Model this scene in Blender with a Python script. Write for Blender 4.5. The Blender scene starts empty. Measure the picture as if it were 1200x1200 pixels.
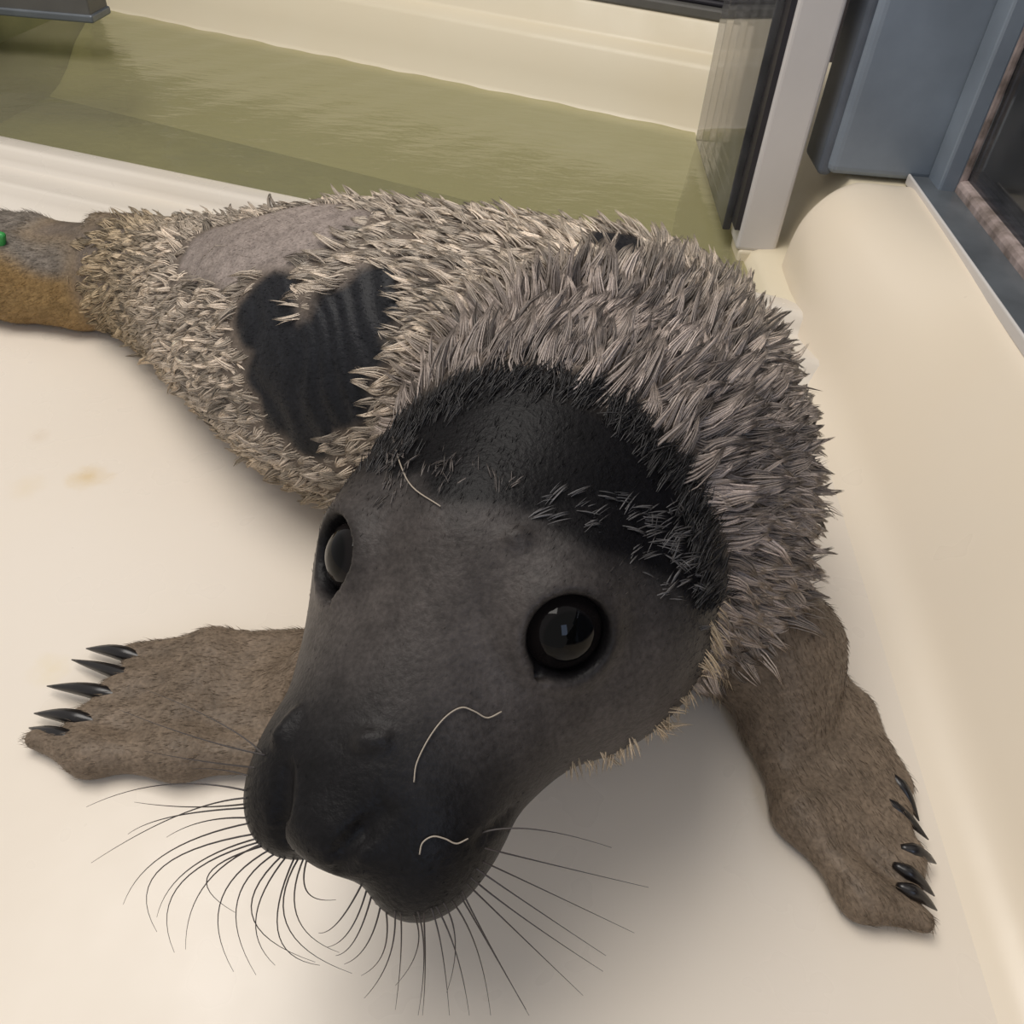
import bpy, math, random
import numpy as np
from mathutils import Matrix, Vector
from mathutils.bvhtree import BVHTree

random.seed(7)
RNG = np.random.default_rng(11)
S = bpy.context.scene
C = S.collection

# ------------------------------------------------------------------ camera
CH, FPX, PITCH, ROLL = 0.47, 1000.0, math.radians(42), math.radians(5)
sp_, cp_, sr_, cr_ = math.sin(PITCH), math.cos(PITCH), math.sin(ROLL), math.cos(ROLL)
UPV = np.array([0, sp_, cp_]); XV = np.array([1.0, 0, 0]); FWD = np.array([0, cp_, -sp_])
cam_d = bpy.data.cameras.new('camera')
cam_d.sensor_fit = 'HORIZONTAL'; cam_d.angle = 2 * math.atan(600 / FPX)
cam_d.clip_start = 0.01
cam = bpy.data.objects.new('camera', cam_d); C.objects.link(cam)
_r = cr_ * XV + sr_ * UPV; _u = -sr_ * XV + cr_ * UPV
cam.matrix_world = Matrix(((_r[0], _u[0], -FWD[0], 0), (_r[1], _u[1], -FWD[1], 0), (_r[2], _u[2], -FWD[2], CH), (0, 0, 0, 1)))
S.camera = cam

# ------------------------------------------------------------------ light
S.view_settings.view_transform = 'Standard'; S.view_settings.look = 'None'
S.view_settings.gamma = 1.0; S.view_settings.use_curve_mapping = False
S.view_settings.exposure = 0.0
W = bpy.data.worlds.new('room_light'); S.world = W; W.use_nodes = True
W.node_tree.nodes['Background'].inputs[0].default_value = (1.0, 0.97, 0.95, 1)
W.node_tree.nodes['Background'].inputs[1].default_value = 0.50


def area(name, loc, aim, size, power, col):
    l = bpy.data.lights.new(name, 'AREA'); l.shape = 'RECTANGLE'; l.size, l.size_y = size; l.energy = power; l.color = col
    o = bpy.data.objects.new(name, l); C.objects.link(o); o.location = loc
    o.rotation_euler = (Vector(aim) - Vector(loc)).to_track_quat('-Z', 'Y').to_euler()
    return o


area('ceiling_lamp_offscreen', (-0.75, 0.55, 2.4), (-0.05, 0.45, 0.0), (1.7, 1.2), 44, (1.0, 0.95, 0.89))
area('window_behind_offscreen', (0.72, -2.0, 1.85), (0.0, 0.4, 0.1), (0.7, 1.3), 10, (0.52, 0.68, 1.0))


# ------------------------------------------------------------------ helpers
def lvl(px, py):
    u = (px - 600) / FPX; v = (600 - py) / FPX
    return u * cr_ - v * sr_, u * sr_ + v * cr_


def pd(px, py, d):
    """point seen at photo pixel px,py at depth d"""
    u, v = lvl(px, py)
    return np.array([d * u, d * (cp_ + v * sp_), CH - d * (sp_ - v * cp_)])


def pz(px, py, z=0.0):
    """point on the horizontal plane z seen at a pixel"""
    u, v = lvl(px, py)
    return pd(px, py, (CH - z) / (sp_ - v * cp_))


def py_(px, py, Y):
    a = pd(px, py, 1.0); return pd(px, py, Y / a[1])


def mesh_obj(name, verts, faces, mat, parent=None, smooth=True):
    me = bpy.data.meshes.new(name); me.from_pydata([tuple(map(float, v)) for v in verts], [], [tuple(f) for f in faces])
    me.validate(); me.update()
    if smooth:
        me.polygons.foreach_set('use_smooth', [True] * len(me.polygons))
    if mat: me.materials.append(mat)
    o = bpy.data.objects.new(name, me); C.objects.link(o)
    if parent: o.parent = parent
    return o


def big_mesh(name, V, Fq, mat, parent=None, smooth=True, cols=None):
    """V (n,3), Fq (m,k) numpy arrays"""
    me = bpy.data.meshes.new(name); n, m, k = len(V), len(Fq), Fq.shape[1]
    me.vertices.add(n); me.vertices.foreach_set('co', V.astype(np.float32).ravel())
    me.loops.add(m * k); me.loops.foreach_set('vertex_index', Fq.astype(np.int32).ravel())
    me.polygons.add(m); me.polygons.foreach_set('loop_start', np.arange(m, dtype=np.int32) * k)
    me.polygons.foreach_set('loop_total', np.full(m, k, dtype=np.int32))
    me.polygons.foreach_set('use_smooth', np.full(m, smooth))
    if cols is not None:
        a = me.color_attributes.new('coat', 'FLOAT_COLOR', 'POINT')
        a.data.foreach_set('color', np.concatenate([cols, np.ones((n, 1))], 1).astype(np.float32).ravel())
    me.update(calc_edges=True)
    if mat: me.materials.append(mat)
    o = bpy.data.objects.new(name, me); C.objects.link(o)
    if parent: o.parent = parent
    return o


def tag(o, label=None, cat=None, kind=None, group=None):
    for k, v in (('label', label), ('category', cat), ('kind', kind), ('group', group)):
        if v: o[k] = v
    return o


def empty(name, loc):
    e = bpy.data.objects.new(name, None); e.empty_display_size = 0.05; C.objects.link(e); e.location = loc
    return e


def keep_parent(o, parent):
    o.parent = parent; o.matrix_parent_inverse = Matrix.Translation(-Vector(parent.location))


def catmull(P, n):
    P = np.asarray(P, float); Q = np.vstack([2 * P[0] - P[1], P, 2 * P[-1] - P[-2]]); out = []
    for i in range(len(P) - 1):
        a, b, c, d = Q[i:i + 4]
        for t in np.linspace(0, 1, n, endpoint=False):
            out.append(.5 * (2 * b + (c - a) * t + (2 * a - 5 * b + 4 * c - d) * t * t + (3 * b - a - 3 * c + d) * t ** 3))
    out.append(P[-1]); return np.array(out)


def tube(P, R, n=6, cap=True):
    """verts, faces of a tube along P with radii R"""
    P = np.asarray(P, float); m = len(P); T = np.gradient(P, axis=0); T /= np.linalg.norm(T, axis=1)[:, None] + 1e-12
    a = np.cross(T[0], [0, 0, 1.0]); a = a if np.linalg.norm(a) > .1 else np.cross(T[0], [1.0, 0, 0])
    V = []; F = []
    for i in range(m):
        a = a - T[i] * (a @ T[i]); a /= np.linalg.norm(a) + 1e-12; b = np.cross(T[i], a)
        for k in range(n):
            w = 2 * math.pi * k / n; V.append(P[i] + R[i] * (math.cos(w) * a + math.sin(w) * b))
    for i in range(m - 1):
        for k in range(n):
            F.append((i * n + k, i * n + (k + 1) % n, (i + 1) * n + (k + 1) % n, (i + 1) * n + k))
    if cap:
        F.append(tuple(range(n))[::-1]); F.append(tuple((m - 1) * n + k for k in range(n)))
    return V, F


def box_verts(x0, x1, y0, y1, z0, z1):
    v = [(x, y, z) for z in (z0, z1) for y in (y0, y1) for x in (x0, x1)]
    f = [(0, 2, 3, 1), (4, 5, 7, 6), (0, 1, 5, 4), (2, 6, 7, 3), (0, 4, 6, 2), (1, 3, 7, 5)]
    return v, f


def bevel(o, w, seg=3):
    m = o.modifiers.new('edge', 'BEVEL'); m.width = w; m.segments = seg; m.limit_method = 'ANGLE'; m.angle_limit = math.radians(35)
    return o


# ------------------------------------------------------------------ materials
def new_mat(name):
    m = bpy.data.materials.new(name); m.use_nodes = True
    nt = m.node_tree; return m, nt, nt.nodes['Principled BSDF']


def nd(nt, t, **kw):
    n = nt.nodes.new(t)
    for k, v in kw.items():
        if k.startswith('i_'):
            n.inputs[int(k[2:])].default_value = v
        else:
            setattr(n, k, v)
    return n


def noise(nt, scale, detail=4, vec=None, rough=.55):
    n = nt.nodes.new('ShaderNodeTexNoise'); n.inputs['Scale'].default_value = scale; n.inputs['Detail'].default_value = detail
    n.inputs['Roughness'].default_value = rough
    if vec: nt.links.new(vec, n.inputs['Vector'])
    return n


def mixc(nt, fac, a, b, mode='MIX'):
    n = nt.nodes.new('ShaderNodeMix'); n.data_type = 'RGBA'; n.blend_type = mode
    for s, v in ((n.inputs[0], fac), (n.inputs[6], a), (n.inputs[7], b)):
        if hasattr(v, 'is_linked'): nt.links.new(v, s)
        elif isinstance(v, (int, float)): s.default_value = v
        else: s.default_value = (*v, 1)
    return n.outputs[2]


def ramp(nt, src, stops):
    n = nt.nodes.new('ShaderNodeValToRGB'); e = n.color_ramp.elements
    e.remove(e[1]); e[0].position, e[0].color = stops[0][0], (*stops[0][1], 1)
    for p, c in stops[1:]:
        k = e.new(p); k.color = (*c, 1)
    nt.links.new(src, n.inputs[0]); return n.outputs[0]


def bump(nt, bs, h, strength, dist):
    b = nt.nodes.new('ShaderNodeBump'); b.inputs['Strength'].default_value = strength; b.inputs['Distance'].default_value = dist
    nt.links.new(h, b.inputs['Height']); nt.links.new(b.outputs[0], bs.inputs['Normal'])


def gelcoat(name, col, rough, stains=(), grime=.04):
    """cream fibreglass with a slightly uneven gloss; stains = (x, y, radius, colour, strength)"""
    m, nt, bs = new_mat(name)
    g = nt.nodes.new('ShaderNodeNewGeometry'); pos = g.outputs['Position']
    n1 = noise(nt, 3.5, 5, pos)
    c = mixc(nt, ramp(nt, n1.outputs[0], [(.3, (0, 0, 0)), (.75, (1, 1, 1))]), col, tuple(x * (1 - grime * k) for x, k in zip(col, (1, 1.5, 2.6))))
    for (x, y, r, sc, st) in stains:
        d = nt.nodes.new('ShaderNodeVectorMath'); d.operation = 'DISTANCE'; nt.links.new(pos, d.inputs[0]); d.inputs[1].default_value = (x, y, 0)
        n2 = noise(nt, 45, 5, pos)
        mm = nt.nodes.new('ShaderNodeMath'); mm.operation = 'MULTIPLY_ADD'; nt.links.new(n2.outputs[0], mm.inputs[0]); mm.inputs[1].default_value = r * 2.0
        nt.links.new(d.outputs['Value'], mm.inputs[2])
        f = ramp(nt, mm.outputs[0], [(r * .75, (st, st, st)), (r * 1.9, (0, 0, 0))])
        c = mixc(nt, f, c, sc)
    nt.links.new(c, bs.inputs['Base Color'])
    n3 = noise(nt, 14, 3, pos); rr = ramp(nt, n3.outputs[0], [(.3, (rough - .07,) * 3), (.7, (rough + .08,) * 3)])
    nt.links.new(rr, bs.inputs['Roughness']); bs.inputs['IOR'].default_value = 1.45
    n4 = noise(nt, 30, 2, pos); bump(nt, bs, n4.outputs[0], .12, .002)
    return m


CREAM = (.80, .71, .585)
M_floor = gelcoat('cream_gelcoat_floor', (.775, .70, .605), .30, stains=[
    (*pz(100, 560)[:2], .022, (.66, .50, .27), .75), (*pz(60, 785)[:2], .016, (.72, .60, .36), .55), (*pz(45, 512)[:2], .012, (.62, .5, .36), .35), (*pz(30, 570)[:2], .02, (.72, .60, .42), .4)])
M_wall = gelcoat('cream_gelcoat_wall', CREAM, .34)
M_pool = gelcoat('cream_pool_wall', (.74, .66, .50), .4)
_nt = M_pool.node_tree; _bs = _nt.nodes['Principled BSDF']; _src = _bs.inputs['Base Color'].links[0].from_socket
_g = _nt.nodes.new('ShaderNodeNewGeometry'); _s = _nt.nodes.new('ShaderNodeSeparateXYZ'); _nt.links.new(_g.outputs['Position'], _s.inputs[0])
_m = _nt.nodes.new('ShaderNodeMapRange'); _m.inputs[1].default_value = .014; _m.inputs[2].default_value = .006; _nt.links.new(_s.outputs[2], _m.inputs[0])
_nt.links.new(mixc(_nt, _m.outputs[0], _src, (.46, .43, .27)), _bs.inputs['Base Color'])      # algae film below the waterline
M_thresh = gelcoat('pale_gelcoat_threshold', (.71, .655, .58), .28)


def basin_mat():
    m, nt, bs = new_mat('dark_green_basin')
    g = nt.nodes.new('ShaderNodeNewGeometry')
    n = noise(nt, 6, 6, g.outputs['Position'], .7)
    c = ramp(nt, n.outputs[0], [(.3, (.17, .175, .075)), (.55, (.23, .225, .10)), (.75, (.31, .30, .15))])
    nt.links.new(c, bs.inputs['Base Color']); bs.inputs['Roughness'].default_value = .8
    return m


def water_mat():
    m = bpy.data.materials.new('green_water'); m.use_nodes = True; nt = m.node_tree; nt.nodes.clear()
    out = nt.nodes.new('ShaderNodeOutputMaterial')
    g = nt.nodes.new('ShaderNodeNewGeometry'); mp = nt.nodes.new('ShaderNodeMapping'); mp.inputs['Scale'].default_value = (1, 2.2, 1)
    nt.links.new(g.outputs['Position'], mp.inputs[0])
    n = noise(nt, 22, 4, mp.outputs[0]); b = nt.nodes.new('ShaderNodeBump'); b.inputs['Strength'].default_value = .35; b.inputs['Distance'].default_value = .004
    nt.links.new(n.outputs[0], b.inputs['Height'])
    tr = nt.nodes.new('ShaderNodeBsdfTransparent'); tr.inputs[0].default_value = (.86, .86, .66, 1)
    df = nt.nodes.new('ShaderNodeBsdfDiffuse'); df.inputs[0].default_value = (.52, .48, .31, 1)
    gl = nt.nodes.new('ShaderNodeBsdfGlossy'); gl.inputs['Roughness'].default_value = .06; nt.links.new(b.outputs[0], gl.inputs['Normal'])
    fr = nt.nodes.new('ShaderNodeFresnel'); fr.inputs[0].default_value = 1.33; nt.links.new(b.outputs[0], fr.inputs['Normal'])
    m1 = nt.nodes.new('ShaderNodeMixShader'); m1.inputs[0].default_value = .30
    nt.links.new(tr.outputs[0], m1.inputs[1]); nt.links.new(df.outputs[0], m1.inputs[2])
    m2 = nt.nodes.new('ShaderNodeMixShader'); nt.links.new(fr.outputs[0], m2.inputs[0])
    nt.links.new(m1.outputs[0], m2.inputs[1]); nt.links.new(gl.outputs[0], m2.inputs[2])
    nt.links.new(m2.outputs[0], out.inputs[0]); return m


def acrylic_mat(name, tint, haze, rough=.05, ior=1.45):
    m = bpy.data.materials.new(name); m.use_nodes = True; nt = m.node_tree; nt.nodes.clear()
    out = nt.nodes.new('ShaderNodeOutputMaterial')
    tr = nt.nodes.new('ShaderNodeBsdfTransparent'); tr.inputs[0].default_value = (*tint, 1)
    df = nt.nodes.new('ShaderNodeBsdfDiffuse'); df.inputs[0].default_value = (.5, .5, .52, 1)
    gl = nt.nodes.new('ShaderNodeBsdfGlossy'); gl.inputs['Roughness'].default_value = rough
    fr = nt.nodes.new('ShaderNodeFresnel'); fr.inputs[0].default_value = ior
    g = nt.nodes.new('ShaderNodeNewGeometry'); n = noise(nt, 18, 5, g.outputs['Position'])
    m1 = nt.nodes.new('ShaderNodeMixShader'); nt.links.new(ramp(nt, n.outputs[0], [(.35, (haze * .6,) * 3), (.75, (haze * 1.6,) * 3)]), m1.inputs[0])
    nt.links.new(tr.outputs[0], m1.inputs[1]); nt.links.new(df.outputs[0], m1.inputs[2])
    m2 = nt.nodes.new('ShaderNodeMixShader'); nt.links.new(fr.outputs[0], m2.inputs[0])
    nt.links.new(m1.outputs[0], m2.inputs[1]); nt.links.new(gl.outputs[0], m2.inputs[2])
    nt.links.new(m2.outputs[0], out.inputs[0]); return m


def plain(name, col, rough=.5, metal=0.0, var=.25, scale=30, bumpd=0.0, col2=None):
    m, nt, bs = new_mat(name)
    g = nt.nodes.new('ShaderNodeNewGeometry'); n = noise(nt, scale, 5, g.outputs['Position'])
    c = mixc(nt, ramp(nt, n.outputs[0], [(.35, (0, 0, 0)), (.7, (1, 1, 1))]), tuple(x * (1 - var) for x in col), col2 or col)
    nt.links.new(c, bs.inputs['Base Color']); bs.inputs['Roughness'].default_value = rough; bs.inputs['Metallic'].default_value = metal
    if bumpd: bump(nt, bs, n.outputs[0], .4, bumpd)
    return m


M_basin = basin_mat(); M_water = water_mat()
M_acr = acrylic_mat('clear_acrylic', (.80, .79, .80), .16)
M_glass = acrylic_mat('tinted_window_glass', (.62, .68, .80), .07)
M_post = plain('pale_grey_plastic', (.66, .63, .61), .38, var=.08, scale=8)
M_seal = plain('black_rubber', (.02, .018, .025), .5)
M_blue = plain('blue_grey_painted_metal', (.23, .275, .335), .34, var=.22, scale=12)
M_blue2 = plain('dark_blue_metal_edge', (.11, .13, .165), .45, var=.3, scale=25)
M_rail = plain('grey_blue_metal_rail', (.17, .19, .21), .35, metal=.3, var=.3, scale=20)
M_rust = plain('rust_stained_sealant', (.36, .28, .24), .7, var=.55, scale=55, bumpd=.002, col2=(.42, .34, .32))
M_dark = plain('dark_brown_wall', (.07, .055, .05), .8, var=.4, scale=6)
M_navy = plain('dark_navy_wall', (.06, .078, .13), .6, var=.5, scale=5, col2=(.10, .12, .17))
M_frame = plain('grey_window_frame', (.13, .125, .115), .45, var=.2, scale=20)


# ------------------------------------------------------------------ structure
def sweep(name, path, prof, mat, flip=False):
    """sweep a profile [(offset to the right of the path, z)] along a ground path"""
    path = np.asarray(path, float); T = np.gradient(path, axis=0); T /= np.linalg.norm(T, axis=1)[:, None]
    N = np.stack([T[:, 1], -T[:, 0]], 1); k = len(prof); V = []; F = []
    for p, n in zip(path, N):
        for e, z in prof: V.append((p[0] + n[0] * e, p[1] + n[1] * e, z))
    for i in range(len(path) - 1):
        for j in range(k - 1):
            q = (i * k + j, i * k + j + 1, (i + 1) * k + j + 1, (i + 1) * k + j); F.append(q[::-1] if flip else q)
    return mesh_obj(name, V, F, mat)


WATER_Z = .016
# floor of the haul-out tray
# right tub wall: fillet, outward sloping face, rounded rim, rounded far end
et, zt = .118, .134
pn = [(-.004, -.002)] + [(.045 * math.sin(a), .045 * (1 - math.cos(a))) for a in np.linspace(0, math.radians(60), 9)]
e0, z0 = pn[-1]
pn += [(e0 + (et - e0) * t, z0 + (zt - z0) * t) for t in np.linspace(.12, .94, 8)] + [(et + .004, zt - .001), (et + .04, zt)]
pn = np.array(pn)
pf = catmull([(-.004, -.002), (.0, .008), (.001, .045), (.008, .088), (.032, .122), (.068, .135), (.122, .136), (.158, .134)], 4)
cum = lambda q: np.concatenate([[0], np.cumsum(np.linalg.norm(np.diff(q, axis=0), axis=1))])
tt = np.linspace(0, 1, 32)
res = lambda q: np.stack([np.interp(tt, cum(q) / cum(q)[-1], q[:, i]) for i in (0, 1)], 1)
pn, pf = res(pn), res(pf)
wa, wb = np.array([.243, -.8]), np.array([.289, .95])
dirw = (wb - wa) / np.linalg.norm(wb - wa); rtw = np.array([dirw[1], -dirw[0]]); V = []; F = []
rings = [(wa + (wb - wa) * t, pn + (pf - pn) * (lambda q: q * q * (3 - 2 * q))(min(max((wa[1] + (wb[1] - wa[1]) * t - .62) / .30, 0), 1))) for t in np.linspace(0, 1, 60)]
for a in np.linspace(0, math.pi / 2, 8)[1:]:
    q = pf.copy(); q[:, 0] = np.minimum(q[:, 0] + .03 * (1 - math.cos(a)), .158); q[:, 1] = np.minimum(q[:, 1], .136 - .012 * (1 - math.cos(a))); rings.append((wb + dirw * .03 * math.sin(a), q))
q = pf.copy(); q[:, 0] = .158; q[:, 1] = np.minimum(q[:, 1], .12); rings.append((wb + dirw * .031, q))
for b, q in rings:
    for e, z in q: V.append((*(b + rtw * e), z))
k = 32
for i in range(len(rings) - 1):
    for j in range(k - 1): F.append((i * k + j, (i + 1) * k + j, (i + 1) * k + j + 1, i * k + j + 1)[::-1])
o = mesh_obj('wall_right', V, F, M_wall); tag(o, 'cream fibreglass tub wall curving up beside the flipper', 'wall', 'structure')

# threshold between tray and pool
TZ = .036
qa, qb = pz(0, 155, TZ)[:2], pz(885, 337, TZ)[:2]
ta = qa + (qa - qb) * .9; tb = qb + (qb - qa) * .16
tprof = [(-.150, -.002), (-.143, .001), (-.132, .003), (-.122, .007), (-.115, .013), (-.111, .020), (-.105, .0225), (-.098, .0215), (-.055, .016), (-.050, .017), (-.046, .024), (-.042, .0325), (-.036, .036), (-.03, .036), (-.006, .033), (0, .031), (.004, .026), (.008, 0), (.012, -.2)]
dt = (tb - ta) / np.linalg.norm(tb - ta); nt_ = np.array([-dt[1], dt[0]])
V = []; F = []
for s in np.linspace(0, 1, 24):
    b = ta + (tb - ta) * s
    for e, z in tprof: V.append((b[0] + nt_[0] * e, b[1] + nt_[1] * e, z))
k = len(tprof)
for i in range(23):
    for j in range(k - 1): F.append((i * k + j, (i + 1) * k + j, (i + 1) * k + j + 1, i * k + j + 1))
o = mesh_obj('trim_1', V, F, M_thresh); tag(o, 'raised pale threshold between tray floor and green pool', 'threshold', 'structure')

fl_a, fl_b = ta - nt_ * .02, tb - nt_ * .02
yr = fl_a[1] + (fl_b[1] - fl_a[1]) * (.45 - fl_a[0]) / (fl_b[0] - fl_a[0]); cor = [(fl_a[0], -.8), (.45, -.8), (.45, yr), tuple(fl_a)]
V = [(*c, z) for z in (-.05, 0) for c in cor]
o = mesh_obj('floor', V, [(3, 2, 1, 0), (4, 5, 6, 7), (0, 1, 5, 4), (1, 2, 6, 5), (2, 3, 7, 6), (3, 0, 4, 7)], M_floor, smooth=False); tag(o, 'pale cream fibreglass floor under the seal', 'floor', 'structure')

# pool: far wall with a ledge, submerged part leaning in, right wall, basin, left corner
fa, fb = pz(112, 8, WATER_Z)[:2], pz(822, 156, WATER_Z)[:2]
df = (fb - fa) / np.linalg.norm(fb - fa); nf = np.array([-df[1], df[0]])
if nf[1] < 0: nf = -nf
fprof = [(-.26, -.104), (-.20, -.10), (-.16, -.09), (-.12, -.07), (-.06, -.025), (-.02, WATER_Z - .012), (-.004, WATER_Z), (.0, WATER_Z + .006), (.012, .055), (.03, .10), (.036, .108), (.06, .114), (.066, .120), (.075, .155), (.085, .163), (.16, .165)]
V = []; F = []; k = len(fprof)
for s in np.linspace(0, 1.06, 20):
    b = fa + (fb - fa) * s
    for e, z in fprof: V.append((*(b + nf * e), z))
for i in range(19):
    for j in range(k - 1): F.append((i * k + j, (i + 1) * k + j, (i + 1) * k + j + 1, i * k + j + 1))
o = mesh_obj('wall_back', V, F, M_pool); tag(o, 'cream stepped far wall of the green pool', 'wall', 'structure')
# pool left wall (the same dark green as the pool bottom)
V = []; F = []
for s in np.linspace(0, 1, 8):
    b = np.array(fa) + np.array([-.02, .02]) + (np.array([-.98, 1.25]) - np.array(fa)) * s
    for e, z in ((0, -.11), (.0, WATER_Z), (-.03, .13), (-.04, .14), (-.2, .145)): V.append((b[0] + e, b[1], z))
for i in range(7):
    for j in range(4): F.append((i * 5 + j, i * 5 + j + 1, (i + 1) * 5 + j + 1, (i + 1) * 5 + j))
o = mesh_obj('wall_left', V, F, M_basin); tag(o, 'dark green left end wall of the pool', 'wall', 'structure')
# pool right wall
pr = [pz(822, 156, WATER_Z)[:2] + np.array([0, .03]), pz(878, 318, WATER_Z)[:2] + np.array([.0, -.11])]
V = []; F = []; rp = [(-.05, -.11), (-.008, WATER_Z - .01), (.0, WATER_Z + .002), (.004, WATER_Z + .012), (.012, WATER_Z + .016), (.05, WATER_Z + .02), (.07, .09), (.09, .128), (.40, .13)]
for s in np.linspace(0, 1, 10):
    b = pr[0] + (pr[1] - pr[0]) * s
    for e, z in rp: V.append((b[0] + e, b[1], z))
k = len(rp)
for i in range(9):
    for j in range(k - 1): F.append((i * k + j, i * k + j + 1, (i + 1) * k + j + 1, (i + 1) * k + j))
o = mesh_obj('wall_pool_right', V, F, M_pool); tag(o, 'cream side wall of the pool behind the gate post', 'wall', 'structure')
o = mesh_obj('floor_pool', *box_verts(-1.8, .7, .80, 2.4, -.14, -.10), M_basin, smooth=False); tag(o, 'algae-green pool bottom under the water', 'floor', 'structure')
# water surface as a thin rippled sheet
nx, ny = 70, 50; V = []; F = []
near_a, near_b = qa + nt_ * .006 + (qa - qb) * .9, pr[1] + np.array([.0, .0]); far_a, far_b = fa - df * .02 - nf * .004, pr[0] - nf * .03
for j in np.linspace(0, 1, ny):
    for i in np.linspace(0, 1, nx):
        x, y = (near_a * (1 - i) + near_b * i) * (1 - j) + (far_a * (1 - i) + far_b * i) * j
        V.append((x, y, WATER_Z + .0012 * math.sin(23 * x + 9 * y) * math.sin(17 * y - 6 * x) + .0006 * math.sin(61 * x - 40 * y)))
for j in range(ny - 1):
    for i in range(nx - 1): F.append((j * nx + i, j * nx + i + 1, (j + 1) * nx + i + 1, (j + 1) * nx + i))
o = mesh_obj('pool_water', V, F, M_water); tag(o, 'murky green water filling the pool behind the seal', 'water', 'stuff')
# dark room walls behind tub and behind the window
o = mesh_obj('wall_far_room', *box_verts(-2.6, 2.6, 2.9, 2.95, -.3, 2.4), M_dark, smooth=False); tag(o, 'dark brown room wall behind the pool', 'wall', 'structure')
o = mesh_obj('wall_outside_window', *box_verts(1.5, 1.55, -1.0, 2.9, -.3, 2.0), M_navy, smooth=False); tag(o, 'dark navy room wall beyond the window glass', 'wall', 'structure')

# dark window frame along the top of the far pool wall
g = fa + nf * .09; h = fa + (fb - fa) * 1.06 + nf * .09
def along_box(name, a, b, n, w, z0, z1, mat, parent=None):
    a, b, n = map(np.asarray, (a, b, n)); V = []
    for z in (z0, z1):
        for q in (a, b, b + n * w, a + n * w): V.append((*q, z))
    F = [(0, 3, 2, 1), (4, 5, 6, 7), (0, 1, 5, 4), (1, 2, 6, 5), (2, 3, 7, 6), (3, 0, 4, 7)]
    return bevel(mesh_obj(name, V, F, mat, parent, smooth=False), .003, 2)
wf = empty('window_1', (*g, .16)); tag(wf, 'dark grey window frame along the top of the far pool wall', 'window', 'structure')
for a, b, z0, z1, m in (((g - nf * .012), (h - nf * .012), .160, .176, M_frame), ((g + nf * .006), (h + nf * .006), .176, .184, M_seal), ((g + nf * .012), (h + nf * .012), .184, .225, M_frame)):
    q = along_box('frame', a, b, nf, .05, z0, z1, m); keep_parent(q, wf)
q = along_box('pane', g + nf * .03, h + nf * .03, nf, .006, .225, .6, M_glass); keep_parent(q, wf)

# grey bar at the top left above the pool
a0 = py_(-60, 4, 1.55); a1 = py_(104, 10, 1.55)
bar = empty('ledge_bar', (a0[0] - .3, 1.5, a0[2])); tag(bar, 'grey metal bar end above the dark corner of the pool', 'metal bar')
zb = py_(60, 23, 1.55)[2]
for nm, x0, x1, za, zc, m in (('bar_body', a0[0] - .4, a1[0], zb + .004, zb + .05, M_frame), ('bar_lip', a0[0] - .4, a1[0] + .004, zb, zb + .012, M_rail)):
    q = mesh_obj(nm, *box_verts(x0, x1, 1.55 - (.004 if nm == 'bar_lip' else 0), 1.62, za, zc), m, smooth=False); bevel(q, .003); keep_parent(q, bar)

# gate post (pale channel with dark slot)
Y0 = 1.0
pl, prr = py_(862, 292, Y0), py_(912, 300, Y0)
gp = empty('gate_post', (*((pl + prr) / 2)[:2], .0)); tag(gp, 'pale grey plastic gate channel standing at the pool corner', 'gate post')
pw = .049
q = mesh_obj('channel', *box_verts(pl[0], pl[0] + pw, Y0, Y0 + .05, .028, .62), M_post, smooth=False); bevel(q, .005); keep_parent(q, gp)
q = mesh_obj('slot_seal', *box_verts(pl[0] - .006, pl[0] + .001, Y0 + .004, Y0 + .03, .052, .62), M_seal, smooth=False); keep_parent(q, gp)
q = mesh_obj('foot', *box_verts(pl[0] + .004, pl[0] + pw - .004, Y0 - .002, Y0 + .05, -.01, .03), M_pool, smooth=False); bevel(q, .004); keep_parent(q, gp)
# acrylic side panel
q = mesh_obj('acrylic_panel', *box_verts(pl[0] - .014, pl[0] - .004, Y0 + .035, 1.36, WATER_Z + .022, .62), M_acr, smooth=False); bevel(q, .0015, 2)
tag(q, 'clear scuffed acrylic panel beside the grey gate post', 'panel')

# blue painted metal post standing at the end of the wall
bl, br = py_(967, 190, .99), py_(1072, 214, .99)
bp = empty('metal_post', (*((bl + br) / 2)[:2], .13)); tag(bp, 'blue-grey painted metal box post above the rounded tub wall end', 'post')
q = mesh_obj('post_body', *box_verts(bl[0] + .004, br[0] + .03, .985, 1.06, bl[2] - .012, .64), M_blue, smooth=False); bevel(q, .010, 4); keep_parent(q, bp)
q = mesh_obj('edge_flange', *box_verts(bl[0] - .004, bl[0] + .012, .992, 1.064, bl[2] - .016, .64), M_blue2, smooth=False); bevel(q, .006, 4); keep_parent(q, bp)

# window with rail along the top of the right wall
wn = empty('window_2', (.42, .4, .15)); tag(wn, 'blue-grey framed dark window above the tub wall rail', 'window', 'structure')
wo = lambda y: wa[0] + (wb[0] - wa[0]) * (y - wa[1]) / (wb[1] - wa[1])
def wall_strip(name, e0, e1, z0, z1, mat, y0=-.8, y1=.985, bev=.003):
    V = []
    for z in (z0, z1):
        for y, e in ((y0, e0), (y0, e1), (y1, e1), (y1, e0)): V.append((wo(y) + e, y, z))
    F = [(0, 3, 2, 1), (4, 5, 6, 7), (0, 1, 5, 4), (1, 2, 6, 5), (2, 3, 7, 6), (3, 0, 4, 7)]
    q = mesh_obj(name, V, F, mat, smooth=False); bevel(q, bev, 2); keep_parent(q, wn); return q
wall_strip('rail', .119, .175, .08, .140, M_rail)
wall_strip('rail_bead', .1175, .1205, .130, .1415, M_post)
wall_strip('sealant', .158, .178, .134, .152, M_rust, bev=.006)
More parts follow.
